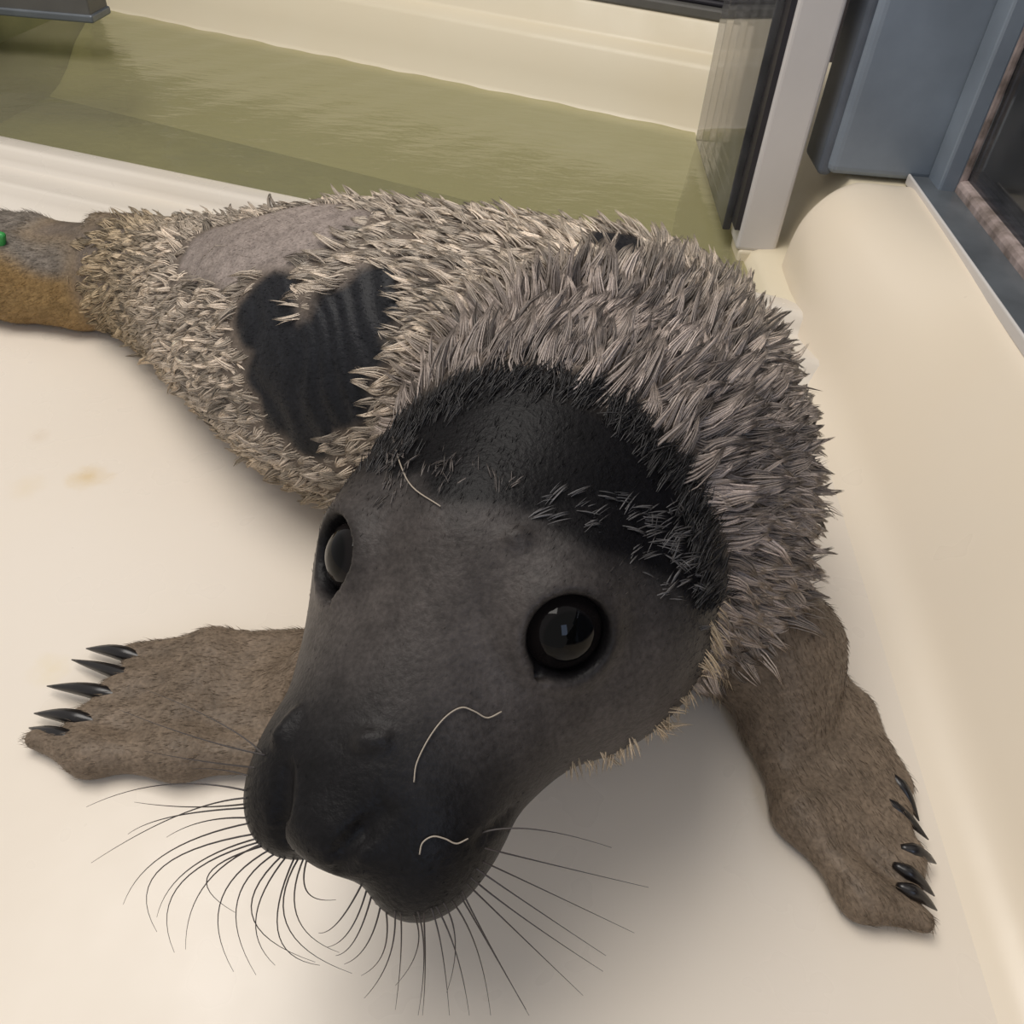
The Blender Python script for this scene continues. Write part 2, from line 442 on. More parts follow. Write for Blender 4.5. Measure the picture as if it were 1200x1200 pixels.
wall_strip('pane', .168, .174, .14, .64, M_glass)
wall_strip('jamb', .140, .160, .13, .64, M_blue, y0=.945, y1=.985)
wall_strip('jamb_trim', .158, .168, .135, .64, M_rust, y0=.945, y1=.972)

# ------------------------------------------------------------------ seal pup
def sd_cone(P, a, b, ra, rb):
    a = np.asarray(a, np.float32); b = np.asarray(b, np.float32); ab = b - a; L2 = float(ab @ ab) + 1e-12
    t = np.clip(sum((P[i] - a[i]) * ab[i] for i in range(3)) / L2, 0, 1)
    d = np.sqrt(sum((P[i] - a[i] - t * ab[i]) ** 2 for i in range(3)))
    return d - (ra + (rb - ra) * t)


def sd_ell(P, c, A, r):
    """ellipsoid, A rows = axes"""
    q = [sum((P[i] - c[i]) * A[k][i] for i in range(3)) for k in range(3)]
    k0 = np.sqrt(sum((q[k] / r[k]) ** 2 for k in range(3))); k1 = np.sqrt(sum((q[k] / r[k] ** 2) ** 2 for k in range(3))) + 1e-9
    return k0 * (k0 - 1) / k1


def smin(a, b, k):
    h = np.maximum(k - np.abs(a - b), 0) / k
    return np.minimum(a, b) - h * h * k * .25


# head frame: eye line and snout direction
EYL, EYR, NOSE = pd(405, 642, .38), pd(668, 738, .345), pd(370, 965, .315)
HO = (EYL + EYR) / 2; HL = (EYR - EYL) / np.linalg.norm(EYR - EYL)
HF = NOSE - HO; HF = HF - HL * (HF @ HL); HF /= np.linalg.norm(HF); HU = np.cross(HF, HL); HU *= np.sign(HU[2])
HA = np.array([HF, HL, HU])
def hp(f, l, u): return HO + HF * f + HL * l + HU * u

HEAD = [  # (kind, args, blend)
    ('e', hp(-.062, .002, -.034), HA, (.086, .074, .066), .03),
    ('e', hp(-.040, .054, -.062), HA, (.068, .050, .054), .03),
    ('e', hp(-.042, -.046, -.062), HA, (.066, .050, .054), .03),
    ('c', hp(-.015, 0, -.022), hp(.074, 0, -.030), .050, .037, .03),
    ('c', hp(-.02, .038, -.047), hp(.066, .026, -.038), .044, .028, .03),
    ('c', hp(-.02, -.038, -.047), hp(.066, -.026, -.038), .044, .028, .03),
    ('e', hp(.090, .029, -.036), HA, (.032, .025, .029), .014),
    ('e', hp(.090, -.029, -.036), HA, (.032, .025, .029), .014),
    ('e', hp(.104, 0, -.015), HA, (.015, .021, .014), .012),
    ('c', hp(-.03, 0, -.070), hp(.074, 0, -.070), .042, .018, .012),
    ('e', hp(-.012, .046, .004), HA, (.028, .018, .016), .02),
    ('e', hp(-.012, -.046, .004), HA, (.028, .018, .016), .02),
]
SPINE = np.array([(-.50, .790, .036, .040), (-.426, .779, .042, .045), (-.334, .732, .056, .062), (-.216, .641, .080, .090), (-.120, .578, .098, .114), (-.02, .540, .104, .120),
                  (.052, .495, .110, .124), (.068, .432, .106, .109), (.048, .385, .138, .094), (*hp(-.088, 0.0, -.045), .080)])
SP = catmull(SPINE, 9)
_i = np.arange(len(SP)); _w = np.clip((_i - 42) / 12, 0, 1)
SP[:, 3] += .0055 * _w * np.sin((_i - 42) * .62)
ARM_L = [(.0, .42, .07, .06), (*pz(430, 800, .030), .040), (*pz(350, 815, .018), .020)]
ARM_R = [(.10, .42, .07, .06), (*pz(905, 765, .035), .040), (*pz(925, 840, .022), .026)]
DIG_L = [[(410, 752), (250, 760), (158, 768)], [(410, 780), (250, 784), (162, 795)], [(410, 812), (230, 813), (130, 813)], [(410, 845), (210, 846), (100, 844)], [(400, 882), (210, 886), (105, 886), (42, 866)]]
DIG_R = [[(930, 745), (1000, 835), (1052, 918)], [(935, 790), (1000, 880), (1050, 950)], [(930, 835), (990, 915), (1066, 1000)], [(915, 850), (975, 950), (1062, 1030)], [(898, 860), (935, 955), (1010, 1052), (1082, 1080)]]


def dig_pts(D, z0):
    out = []
    for i, d in enumerate(D):
        n = len(d); out.append([(*pz(*q, z0 * (1 - .35 * j / (n - 1))), (.0105, .0105, .0085, .0055)[j] * (1.0 if i < 4 else 1.1)) for j, q in enumerate(d)])
    return out


DL, DR = dig_pts(DIG_L, .0125), dig_pts(DIG_R, .0140)
HIND = [[(180, 325, .050, .036), (95, 322, .050, .033), (20, 315, .048, .032), (-70, 305, .04, .03)], [(175, 350, .030, .030), (95, 356, .026, .025), (20, 348, .026, .024), (-70, 340, .024, .022)],
        [(190, 300, .075, .028), (95, 292, .062, .017), (40, 276, .068, .020), (-60, 262, .066, .02)], [(205, 288, .080, .022), (155, 274, .088, .017), (118, 266, .092, .014)]]
BODY = []
for i in range(len(SP) - 1):
    BODY.append(('c', SP[i][:3], SP[i + 1][:3], SP[i][3], SP[i + 1][3], .012))
LIMB = []
for A in (ARM_L, ARM_R):
    for a, b in zip(A[:-1], A[1:]): LIMB.append(('c', a[:3], b[:3], a[3], b[3], .03))
for DD in (DL, DR):
    for d in DD:
        for a, b in zip(d[:-1], d[1:]): LIMB.append(('c', a[:3], b[:3], a[3], b[3], .017))
for hch in HIND:
    pts = [(pz(x, y, z), r) for x, y, z, r in hch]
    for (a, ra), (b, rb) in zip(pts[:-1], pts[1:]): LIMB.append(('c', a, b, ra, rb, .009))


def axis_grid(lo, hi, flo, fhi, fine, coarse):
    out = [lo]
    while out[-1] < hi:
        x = out[-1]; out.append(x + (fine if flo <= x <= fhi else coarse))
    return np.array(out, np.float32)


GX = axis_grid(-.66, .33, -.31, .29, .0022, .004); GY = axis_grid(.10, .90, .12, .36, .0021, .0038); GZ = axis_grid(-.006, .31, .0, .26, .0022, .004)
FIELD = np.full((len(GX), len(GY), len(GZ)), 1.0, np.float32)


def stamp(F, prim, sub=False, pad=.05):
    if prim[0] == 'c':
        _, a, b, ra, rb, k = prim; r = max(ra, rb) + pad; lo = np.minimum(a, b) - r; hi = np.maximum(a, b) + r
    else:
        _, c, A, rr, k = prim; r = max(rr) + pad; lo = np.asarray(c) - r; hi = np.asarray(c) + r
    sl = []
    for g, l, h in zip((GX, GY, GZ), lo, hi):
        i0 = max(int(np.searchsorted(g, l)) - 1, 0); i1 = min(int(np.searchsorted(g, h)) + 1, len(g)); sl.append(slice(i0, i1))
    sl = tuple(sl); P = (GX[sl[0]][:, None, None], GY[sl[1]][None, :, None], GZ[sl[2]][None, None, :])
    d = sd_cone(P, *prim[1:5]) if prim[0] == 'c' else sd_ell(P, *prim[1:4])
    if sub: F[sl] = -smin(-F[sl], d, k)
    else: F[sl] = smin(F[sl], d.astype(np.float32), k)


for pr_ in BODY: stamp(FIELD, pr_)
for pr_ in LIMB: stamp(FIELD, pr_)
HFIELD = np.full(FIELD.shape, 1.0, np.float32)
for pr_ in HEAD: stamp(HFIELD, pr_)
FIELD = smin(FIELD, HFIELD, .014).astype(np.float32)
# eyes, lids, nostrils
EYE_R = .0185
EYES = [hp(.000, -.0435, -.002), hp(-.002, .0475, -.004)]
EDIR = []
for s, e in zip((-1, 1), EYES):
    d = HF * .50 + HL * s * .66 + HU * .56; tc = np.array([0, 0, CH]) - e; tc /= np.linalg.norm(tc); d = d / np.linalg.norm(d) + tc * (.10 if s < 0 else .30); d /= np.linalg.norm(d); EDIR.append(d)
    stamp(FIELD, ('c', e, e + d * .0005, EYE_R + .0045, EYE_R + .0045, .010))
    stamp(FIELD, ('c', e + d * .009, e + d * .04, .0162, .0210, .005), sub=True)
for s in (-1, 1):
    e = EYES[(s + 1) // 2]; d = EDIR[(s + 1) // 2]; fw = HF - d * (HF @ d); fw /= np.linalg.norm(fw)   # inner corner of the eye
    stamp(FIELD, ('c', e + d * .0165 + fw * .013, e + d * .013 + fw * .023, .0036, .0014, .004), sub=True)
stamp(FIELD, ('c', hp(.118, 0, -.03), hp(.10, 0, -.06), .0022, .003, .006), sub=True)
FIELD = np.maximum(FIELD, (.0012 - GZ)[None, None, :])


def surface_nets(F, gx, gy, gz):
    s = F < 0
    c = np.zeros(tuple(n - 1 for n in F.shape), np.uint8)
    offs = [(i, j, k) for i in (0, 1) for j in (0, 1) for k in (0, 1)]
    nx, ny, nz = F.shape
    for i, j, k in offs: c += s[i:nx - 1 + i, j:ny - 1 + j, k:nz - 1 + k]
    act = np.argwhere((c > 0) & (c < 8)); idx = np.full(c.shape, -1, np.int32); idx[tuple(act.T)] = np.arange(len(act))
    acc = np.zeros((len(act), 3)); cnt = np.zeros(len(act)); G = (gx, gy, gz)
    for ax in range(3):
        for a in (0, 1):
            for b in (0, 1):
                o0 = np.zeros(3, int); oth = [q for q in range(3) if q != ax]; o0[oth[0]] = a; o0[oth[1]] = b; o1 = o0.copy(); o1[ax] = 1
                A = act + o0; B = act + o1; fa_ = F[tuple(A.T)]; fb_ = F[tuple(B.T)]; m = (fa_ < 0) != (fb_ < 0)
                t = np.where(m, fa_ / np.where(m, fa_ - fb_, 1), 0)
                pa = np.stack([G[q][A[:, q]] for q in range(3)], 1); pb = np.stack([G[q][B[:, q]] for q in range(3)], 1)
                acc += np.where(m[:, None], pa + (pb - pa) * t[:, None], 0); cnt += m
    V = acc / cnt[:, None]; Q = []
    for ax in range(3):
        n = [nx, ny, nz]; sa = [slice(1, -1)] * 3; sa[ax] = slice(0, -1); sb = list(sa); sb[ax] = slice(1, None)
        A = s[tuple(sa)]; B = s[tuple(sb)]; e = np.argwhere(A != B); o0 = np.ones(3, int); o0[ax] = 0; pos = e + o0
        flipm = A[tuple(e.T)]; u, v = [(1, 2), (2, 0), (0, 1)][ax]
        def cell(du, dv):
            q = pos.copy(); q[:, u] += du; q[:, v] += dv; return idx[tuple(q.T)]
        f = np.stack([cell(-1, -1), cell(0, -1), cell(0, 0), cell(-1, 0)], 1); f[~flipm] = f[~flipm][:, ::-1]
        Q.append(f)
    return V, np.concatenate(Q)


CAMP = Vector((0, 0, CH))
_V, _Q = surface_nets(FIELD, GX, GY, GZ); _B = BVHTree.FromPolygons([tuple(v) for v in _V.tolist()], _Q.tolist())


def first_hit(px, py):
    d = Vector(pd(px, py, 1.0)) - CAMP; d.normalize(); h = _B.ray_cast(CAMP, d); return np.array(h[0]) if h[0] is not None else None


# nostril slits, whisker mole and skin creases sit on the finished skin
for px, r, sub in (([(336, 900), (328, 945), (332, 990)], (.0028, .0050, .0036), True), ([(452, 948), (425, 975), (396, 1002)], (.0022, .0040, .0036), True),
                   ([(428, 868), (446, 866)], (.0042, .0036), False), ([(408, 1012), (395, 1022)], (.0026, .0026), True), ([(330, 862), (345, 840)], (.004, .003), False),
                   ([(600, 630), (612, 628)], (.0032, .0032), False), ([(560, 985), (600, 950), (650, 915)], (.0016, .0018, .0014), True)):
    pts = [first_hit(*p) for p in px]
    for a, b, ra, rb in zip(pts[:-1], pts[1:], r[:-1], r[1:]):
        if a is not None and b is not None: stamp(FIELD, ('c', a, b, ra, rb, .0025 if sub else .004), sub=sub)
BV, BQ = surface_nets(FIELD, GX, GY, GZ)


def relax(V, Q, it, lam):
    E = np.concatenate([Q[:, [0, 1]], Q[:, [1, 2]], Q[:, [2, 3]], Q[:, [3, 0]]]); n = len(V); deg = np.bincount(E[:, 0], minlength=n) + np.bincount(E[:, 1], minlength=n)
    for i in range(it):
        for l in lam:
            acc = np.stack([np.bincount(E[:, 0], V[E[:, 1], k], n) + np.bincount(E[:, 1], V[E[:, 0], k], n) for k in range(3)], 1)
            V = V + l * (acc / deg[:, None] - V)
    return V


BV = relax(BV, BQ, 3, (.5, -.45))


def vnormals(V, Q):
    N = np.cross(V[Q[:, 2]] - V[Q[:, 0]], V[Q[:, 3]] - V[Q[:, 1]]); out = np.zeros_like(V)
    for k in range(4):
        for a in range(3): out[:, a] += np.bincount(Q[:, k], N[:, a], len(V))
    return out / (np.linalg.norm(out, axis=1)[:, None] + 1e-12)


BN = vnormals(BV, BQ)
BVH = BVHTree.FromPolygons([tuple(v) for v in BV.tolist()], BQ.tolist())
CAMP = Vector((0, 0, CH))


def hit(px, py):
    d = Vector(pd(px, py, 1.0)) - CAMP; d.normalize(); h = BVH.ray_cast(CAMP, d)
    return np.array(h[0]) if h[0] is not None else None


def field_of(prims, P, k):
    P3 = (P[:, 0], P[:, 1], P[:, 2]); d = np.full(len(P), 1.0)
    for pr_ in prims: d = smin(d, sd_cone(P3, *pr_[1:5]) if pr_[0] == 'c' else sd_ell(P3, *pr_[1:4]), k)
    return d


def sstep(x, a, b):
    t = np.clip((x - a) / (b - a), 0, 1); return t * t * (3 - 2 * t)


def vnoise(P, scale, seed=0):
    """cheap smooth value noise from summed sines"""
    r = np.random.default_rng(seed); out = np.zeros(len(P))
    for i in range(7):
        w = r.normal(size=3) * scale; out += np.sin(P @ w + r.uniform(0, 6.28))
    return out / 7 * 1.6


def blob(P, pts, wob=.25, seed=3):
    """1 inside a cluster of spots given as (px, py, radius): spots sit on the pup's skin"""
    m = np.zeros(len(P)); nz = vnoise(P, 160, seed)
    for px, py, r in pts:
        c = hit(px, py)
        if c is None: continue
        d = np.linalg.norm(P - c, axis=1) / r + wob * nz
        m = np.maximum(m, 1 - sstep(d, .75, 1.15))
    return m


PATCH = [(310, 375, .030), (330, 430, .036), (345, 480, .034), (375, 430, .040), (405, 390, .036), (430, 355, .026), (360, 505, .024), (395, 455, .03), (320, 350, .022)]
HIPSM = [(300, 275, .044), (345, 266, .044), (255, 286, .036), (280, 302, .028), (380, 265, .026), (330, 258, .034), (270, 280, .034), (240, 285, .026), (395, 260, .022)]
NECKD = [(700, 262, .02), (725, 280, .022), (745, 300, .014)]
CAP = [(560, 470, .03), (640, 460, .036), (720, 480, .04), (780, 540, .04), (560, 530, .03), (640, 520, .034), (700, 560, .034), (790, 600, .036), (740, 590, .026), (500, 520, .02), (810, 660, .02)]


def masks(P):
    hd = field_of(HEAD, P, .02); lm = field_of(LIMB, P, .012); bd = field_of(BODY, P, .012)
    loc = (P - HO) @ HA.T
    head = 1 - sstep(hd - np.minimum(bd, .02) * .2, .003, .009)
    head = head * sstep(loc[:, 2], -.104, -.088)
    limb = sstep(bd - lm, -.006, .010) * (1 - head)
    hind = sstep(-P[:, 0], .40, .45)
    return dict(head=head, limb=limb, hind=hind, patch=blob(P, PATCH, .18, 5), hip=blob(P, HIPSM, .15, 6), neckd=blob(P, NECKD, .2, 8), cap=blob(P, CAP, .15, 9) * head,
                loc=loc, spine=None)


def lerp(a, b, t): return a + (np.asarray(b) - a) * t[:, None]


def skin_colour(P, M):
    n = len(P); nz = vnoise(P, 90, 1); nf_ = vnoise(P, 400, 2)
    c = np.tile(np.array([.14, .112, .09]), (n, 1))
    c = lerp(c, [.27, .19, .11], sstep(.09 - P[:, 2], 0, .07) * .6)
    c = lerp(c, [.165, .125, .090], M['limb'] * (1 - M['hind']))
    c = lerp(c, [.27, .175, .075], M['limb'] * M['hind'])
    c = lerp(c, [.17, .145, .12], M['hind'] * M['limb'] * sstep(P[:, 2] + .010 * vnoise(P, 70, 19), .058, .080))
    c = lerp(c, [.014, .0145, .017], np.clip(M['patch'] + M['neckd'], 0, 1))
    c = lerp(c, [.27, .225, .20], M['hip'] * (1 - M['patch']))
    f, l, u = M['loc'].T
    h = np.tile(np.array([.024, .022, .0215]), (n, 1))
    h = lerp(h, [.056, .048, .044], sstep(f, -.05, .0) * (1 - sstep(f, .02, .085)))
    h = lerp(h, [.007, .0065, .007], sstep(f, .05, .095))
    for e in EYES: h = lerp(h, [.006, .0055, .006], 1 - sstep(np.linalg.norm(P - e, axis=1), .022, .029))
    h = lerp(h, [.0045, .004, .0045], M['cap'])
    h *= (1 + .18 * nf_ + .15 * nz)[:, None]
    c *= (1 + .15 * nf_ + .12 * nz)[:, None]
    return np.clip(lerp(c, h, M['head']), .002, 1)


MB_ = masks(BV)
BCOL = skin_colour(BV, MB_)
BV = BV + BN * (.0006 * np.sin(BV @ np.array([420., 180., 60.]) + 5 * vnoise(BV, 40, 17)) * MB_['patch'])[:, None]      # wet ridges in the bare patch
BN = vnormals(BV, BQ)


def hide_mat(name, rough, bscale, bstr, spec=.5):
    m, nt, bs = new_mat(name); a = nt.nodes.new('ShaderNodeVertexColor'); a.layer_name = 'coat'
    g = nt.nodes.new('ShaderNodeNewGeometry'); n = noise(nt, bscale, 4, g.outputs['Position'])
    c = mixc(nt, 1.0, a.outputs[0], ramp(nt, n.outputs[0], [(.3, (.72, .72, .72)), (.7, (1.25, 1.25, 1.25))]), 'MULTIPLY')
    nt.links.new(c, bs.inputs['Base Color']); bs.inputs['Roughness'].default_value = rough; bs.inputs['Specular IOR Level'].default_value = spec
    bump(nt, bs, n.outputs[0], bstr, .0012); return m


M_hide = hide_mat('wet_seal_hide', .42, 420, .4, .14)
M_fur = hide_mat('wet_fur', .38, 900, .1, .4)
M_short = hide_mat('short_wet_hair', .42, 900, .1, .10)
M_claw = plain('black_claw', (.012, .010, .010), .28, var=.3, scale=200)
M_whisk = plain('dark_whisker', (.045, .035, .032), .4, var=.2, scale=80)
M_pale = plain('pale_hair', (.40, .34, .27), .5, var=.15, scale=80)
M_tag = plain('green_plastic_tag', (.03, .30, .06), .4, var=.1)


def eye_mat():
    m, nt, bs = new_mat('wet_dark_eye'); a = nt.nodes.new('ShaderNodeTexCoord'); s = nt.nodes.new('ShaderNodeSeparateXYZ'); nt.links.new(a.outputs['Object'], s.inputs[0])
    z = nt.nodes.new('ShaderNodeMath'); z.operation = 'DIVIDE'; nt.links.new(s.outputs[2], z.inputs[0]); z.inputs[1].default_value = EYE_R
    c = ramp(nt, z.outputs[0], [(0, (.03, .022, .02)), (.62, (.012, .0095, .009)), (.80, (.006, .005, .005)), (.84, (.001, .001, .001))])
    nt.links.new(c, bs.inputs['Base Color']); bs.inputs['Roughness'].default_value = .03; bs.inputs['IOR'].default_value = 1.36; bs.inputs['Specular IOR Level'].default_value = .28; return m


M_eye = eye_mat()
seal = empty('seal_pup', (0.0, .5, 0)); tag(seal, 'wet grey seal pup with black face lying on the tray floor looking up', 'seal')
body = big_mesh('body', BV, BQ, M_hide, cols=BCOL); keep_parent(body, seal)

for e, d in zip(EYES, EDIR):
    n = 24; V = []; F = []
    for i in range(n + 1):
        th = math.pi * i / n
        for j in range(2 * n): ph = math.pi * j / n; V.append((EYE_R * math.sin(th) * math.cos(ph), EYE_R * math.sin(th) * math.sin(ph), EYE_R * math.cos(th)))
    for i in range(n):
        for j in range(2 * n): F.append((i * 2 * n + j, i * 2 * n + (j + 1) % (2 * n), (i + 1) * 2 * n + (j + 1) % (2 * n), (i + 1) * 2 * n + j)[::-1])
    q = mesh_obj('eye', V, F, M_eye); q.matrix_basis = Matrix.Translation(Vector(e)) @ Vector(d).to_track_quat('Z', 'Y').to_matrix().to_4x4()
    keep_parent(q, seal)
    q['label'] = 'glossy black eye'

# claws
CL = [[(152, 768), (101, 760)], [(157, 796), (84, 773)], [(124, 813), (55, 804)], [(97, 843), (40, 836)], [(82, 866), (34, 853)],
      [(1054, 922), (1077, 962)], [(1048, 948), (1088, 984)], [(1070, 998), (1097, 1012)], [(1064, 1024), (1095, 1050)], [(1068, 1046), (1098, 1067)]]
for i, (a, b) in enumerate(CL):
    z = .0135 if i < 5 else .0165
    A = pz(*a, z); B = pz(*b, z * .45); A = A + (A - B) * (.35 if i < 5 else .5) - np.array([0, 0, .002]); mid = (A + B) / 2 + np.array([0, 0, .003])
    pts = catmull([A, mid, B], 5); k = len(pts); w = [(.0054 if i < 5 else .0044) * min(1, .3 + 2.2 * t / (k - 1)) * (1 - (t / (k - 1)) ** 2) + .0004 for t in range(k)]
    V, F = tube(pts, w, 7); q = mesh_obj('claw', V, F, M_claw); keep_parent(q, seal); q['label'] = 'black pointed claw'

# whiskers: root, middle and tip, each hanging from the muzzle pad it grows on
q4 = lambda x, y: (x * .375, 700 + y * .375)
q6 = lambda x, y: (250 + x / 3, 780 + y / 3)
WH = []
for r, m, t in [((745, 600), (520, 585), (270, 655)), ((745, 620), (560, 680), (285, 830)), ((740, 640), (600, 655), (420, 640)), ((740, 655), (540, 685), (400, 740)), ((735, 690), (640, 700), (520, 750)), ((740, 705), (520, 800), (385, 960)),
                ((745, 745), (500, 850), (490, 1045)), ((755, 760), (590, 850), (490, 1000)), ((750, 775), (560, 900), (545, 1110)), ((760, 780), (640, 900), (580, 1100)), ((765, 790), (650, 870), (735, 985)), ((775, 805), (690, 950), (730, 1170)),
                ((795, 820), (740, 960), (800, 1180)), ((810, 830), (790, 1000), (985, 1140)), ((825, 835), (800, 1000), (860, 1150)), ((855, 840), (870, 1050), (1000, 1150)), ((880, 840), (900, 1030), (1100, 1175)), ((900, 838), (930, 1000), (1060, 1110)),
                ((920, 835), (960, 920), (1050, 945)), ((775, 560), (700, 540), (600, 535)), ((820, 500), (700, 400), (460, 290)), ((830, 490), (620, 440), (370, 350)), ((800, 530), (620, 510), (450, 480))]:
    WH.append((q4(*r), q4(*m), q4(*t)))
for r, m, t in [((520, 830), (440, 900), (370, 940)), ((540, 840), (480, 930), (400, 990)), ((560, 848), (500, 960), (430, 1020)), ((590, 855), (540, 980), (460, 1050)), ((605, 857), (600, 1000), (520, 1090)), ((640, 856), (620, 1020), (530, 1170)),
                ((660, 856), (660, 1000), (640, 1210)), ((690, 855), (720, 980), (640, 1125)), ((715, 852), (740, 1000), (720, 1230)), ((745, 850), (745, 1050), (735, 1230)), ((765, 848), (800, 980), (830, 1230)), ((780, 842), (850, 1000), (900, 1230)),
                ((805, 828), (850, 960), (820, 1150)), ((830, 818), (920, 980), (975, 1230)), ((865, 795), (950, 950), (1110, 1230)), ((875, 780), (960, 960), (1100, 1210)), ((885, 760), (1050, 920), (1300, 1160)), ((900, 740), (1080, 880), (1370, 1075)),
                ((920, 710), (1080, 820), (1380, 1020)), ((930, 685), (1100, 760), (1480, 940)), ((935, 640), (1150, 690), (1530, 780)), ((940, 600), (1120, 575), (1400, 640))]:
    WH.append((q6(*r), q6(*m), q6(*t)))


def depth_of(P): return float((np.asarray(P) - np.array([0, 0, CH])) @ FWD)


SNOUT = hp(.085, 0, -.035)
for i, (r, m, t) in enumerate(WH):
    h = hit(*r); n_ = 0
    while h is None and n_ < 30:          # step towards the snout until the skin is met
        c = (430, 970); r = (r[0] + (c[0] - r[0]) * .03, r[1] + (c[1] - r[1]) * .03); h = hit(*r); n_ += 1
    if h is None: continue
    dr = min(depth_of(h), .36); away = random.uniform(-.004, .022)
    A = h + (SNOUT - h) * .04; Mm = pd(*m, dr + away * .5); B = pd(*t, dr + away); Cc = 2 * Mm - .5 * (A + B)
    u = np.linspace(0, 1, 16)[:, None]; pts = (1 - u) ** 2 * A + 2 * u * (1 - u) * Cc + u * u * B; k = len(pts)
    V, F = tube(pts, [.00042 * (1 - .8 * j / (k - 1)) for j in range(k)], 5); q = mesh_obj('whisker', V, F, M_whisk); keep_parent(q, seal)

# pale shed hairs stuck to the face, following the skin
q3 = lambda x, y: (250 + x / 2, 400 + y / 2)
for pts in ([q6(*p) for p in ((705, 410), (715, 340), (760, 250), (815, 180), (870, 147), (915, 160), (960, 182), (1010, 160))],
            [q6(*p) for p in ((725, 660), (735, 620), (770, 598), (810, 605), (850, 622), (890, 605))],
            [q3(*p) for p in ((425, 225), (440, 290), (470, 345), (535, 390))]):
    L = [hit(*p) for p in pts]; L = [np.array(BVH.find_nearest(Vector(p))[1]) * .0012 + p for p in L if p is not None]
    if len(L) > 2:
        P = catmull(L, 6); V, F = tube(P, [.0003] * len(P), 5); q = mesh_obj('shed_hair', V, F, M_pale); keep_parent(q, seal); q['label'] = 'pale curled hair stuck to the wet face'

# green tag on the hind flipper
h = hit(4, 284)
if h is not None:
    q = mesh_obj('flipper_tag', *box_verts(-.012, .009, -.004, .004, -.012, .012), M_tag, smooth=False); bevel(q, .003); q.location = h + np.array([-.006, -.002, .001]); q.rotation_euler = (.2, .3, .2); keep_parent(q, seal); q['label'] = 'green plastic flipper tag'

# ------------------------------------------------------------------ fur
def sample(nn, weight_v):
    T = np.concatenate([BQ[:, [0, 1, 2]], BQ[:, [0, 2, 3]]]); A = np.linalg.norm(np.cross(BV[T[:, 1]] - BV[T[:, 0]], BV[T[:, 2]] - BV[T[:, 0]]), axis=1)
    w = A * weight_v[T].mean(1); ci = RNG.choice(len(T), nn, p=w / w.sum()); u = RNG.random((nn, 2)); fl = u.sum(1) > 1; u[fl] = 1 - u[fl]
    b = np.stack([1 - u.sum(1), u[:, 0], u[:, 1]], 1)[:, :, None]; t = T[ci]
    N = (BN[t] * b).sum(1); return (BV[t] * b).sum(1), N / np.linalg.norm(N, axis=1)[:, None]


_T = np.gradient(SP[:, :3], axis=0); _T /= np.linalg.norm(_T, axis=1)[:, None]; _T = -_T      # towards the tail


def flow(P, N):
    """lie of the coat: towards the tail, sagging down the flanks"""
    D = np.full((len(P), len(SP)), 0.0, np.float32)
    for j in range(len(SP)): D[:, j] = ((P - SP[j, :3]) ** 2).sum(1)
    w = np.exp(-(D - D.min(1)[:, None]) / .0016); w /= w.sum(1)[:, None]
    j = (w * np.arange(len(SP))).sum(1) / len(SP)
    t = w @ _T; away = P - hp(-.02, 0, -.03); away /= np.linalg.norm(away, axis=1)[:, None]; k = sstep(j, .62, .80)[:, None]
    t = t * (1 - k) + away * k * 1.2
    lat = sstep(np.abs((P - HO) @ HL), .02, .09)[:, None]; t = t + np.array([0, 0, 1.0]) * (-.40 * (1 - k) + k * (.55 - .95 * lat))
    t = t - N * (t * N).sum(1)[:, None]; return t / (np.linalg.norm(t, axis=1)[:, None] + 1e-9), j


def strands(name, P, Dr, tipd, ln, wd, cols, mat, segs=3, sides=3, tipmul=1.0):
    """P roots, Dr start direction, tipd end direction, ln length, wd width"""
    n = len(P); ring = []; a = np.cross(Dr, RNG.normal(size=(n, 3))); a /= np.linalg.norm(a, axis=1)[:, None]; b = np.cross(Dr, a)
    colr = []
    for s in range(segs):
        t = s / segs; c = P + ln[:, None] * (Dr * (t - .5 * t * t) + tipd * (.5 * t * t)); w = wd * ((.5, 1.0, .72)[s] if segs == 3 else (1 - t) ** .75)
        for k in range(sides):
            an = 2 * math.pi * k / sides; ring.append(c + w[:, None] * (a * math.cos(an) + b * math.sin(an))); colr.append(cols)
    ring.append(P + ln[:, None] * (Dr * .5 + tipd * .5)); colr.append(cols * tipmul)
    m = segs * sides + 1; V = np.stack(ring, 1).reshape(-1, 3); CV = np.clip(np.stack(colr, 1).reshape(-1, 3), 0, 1); base = (np.arange(n) * m)[:, None]; Fs = []
    for s in range(segs - 1):
        for k in range(sides):
            k2 = (k + 1) % sides; A, B_, C_, D_ = s * sides + k, s * sides + k2, (s + 1) * sides + k2, (s + 1) * sides + k
            Fs.append(base + np.array([A, B_, C_])); Fs.append(base + np.array([A, C_, D_]))
    for k in range(sides): Fs.append(base + np.array([(segs - 1) * sides + k, (segs - 1) * sides + (k + 1) % sides, segs * sides]))
    q = big_mesh(name, V, np.concatenate(Fs), mat, cols=CV); keep_parent(q, seal); return q


low = sstep(BN[:, 2], -.75, -.35) * sstep(BV[:, 2], .004, .016)
bare = np.clip(MB_['patch'] + MB_['hip'] + MB_['neckd'], 0, 1)
w_coat = (1 - MB_['head']) * (1 - MB_['limb']) * np.maximum((1 - bare) ** 2, .0008) * low * (1 - sstep(-BV[:, 0], .405, .44))
NC, NS = 8500, 105000
CPs, CNs = sample(NC, w_coat); CT, CJ = flow(CPs, CNs)
from mathutils.kdtree import KDTree
kd = KDTree(NC)
for i, p in enumerate(CPs.tolist()): kd.insert(p, i)
kd.balance()


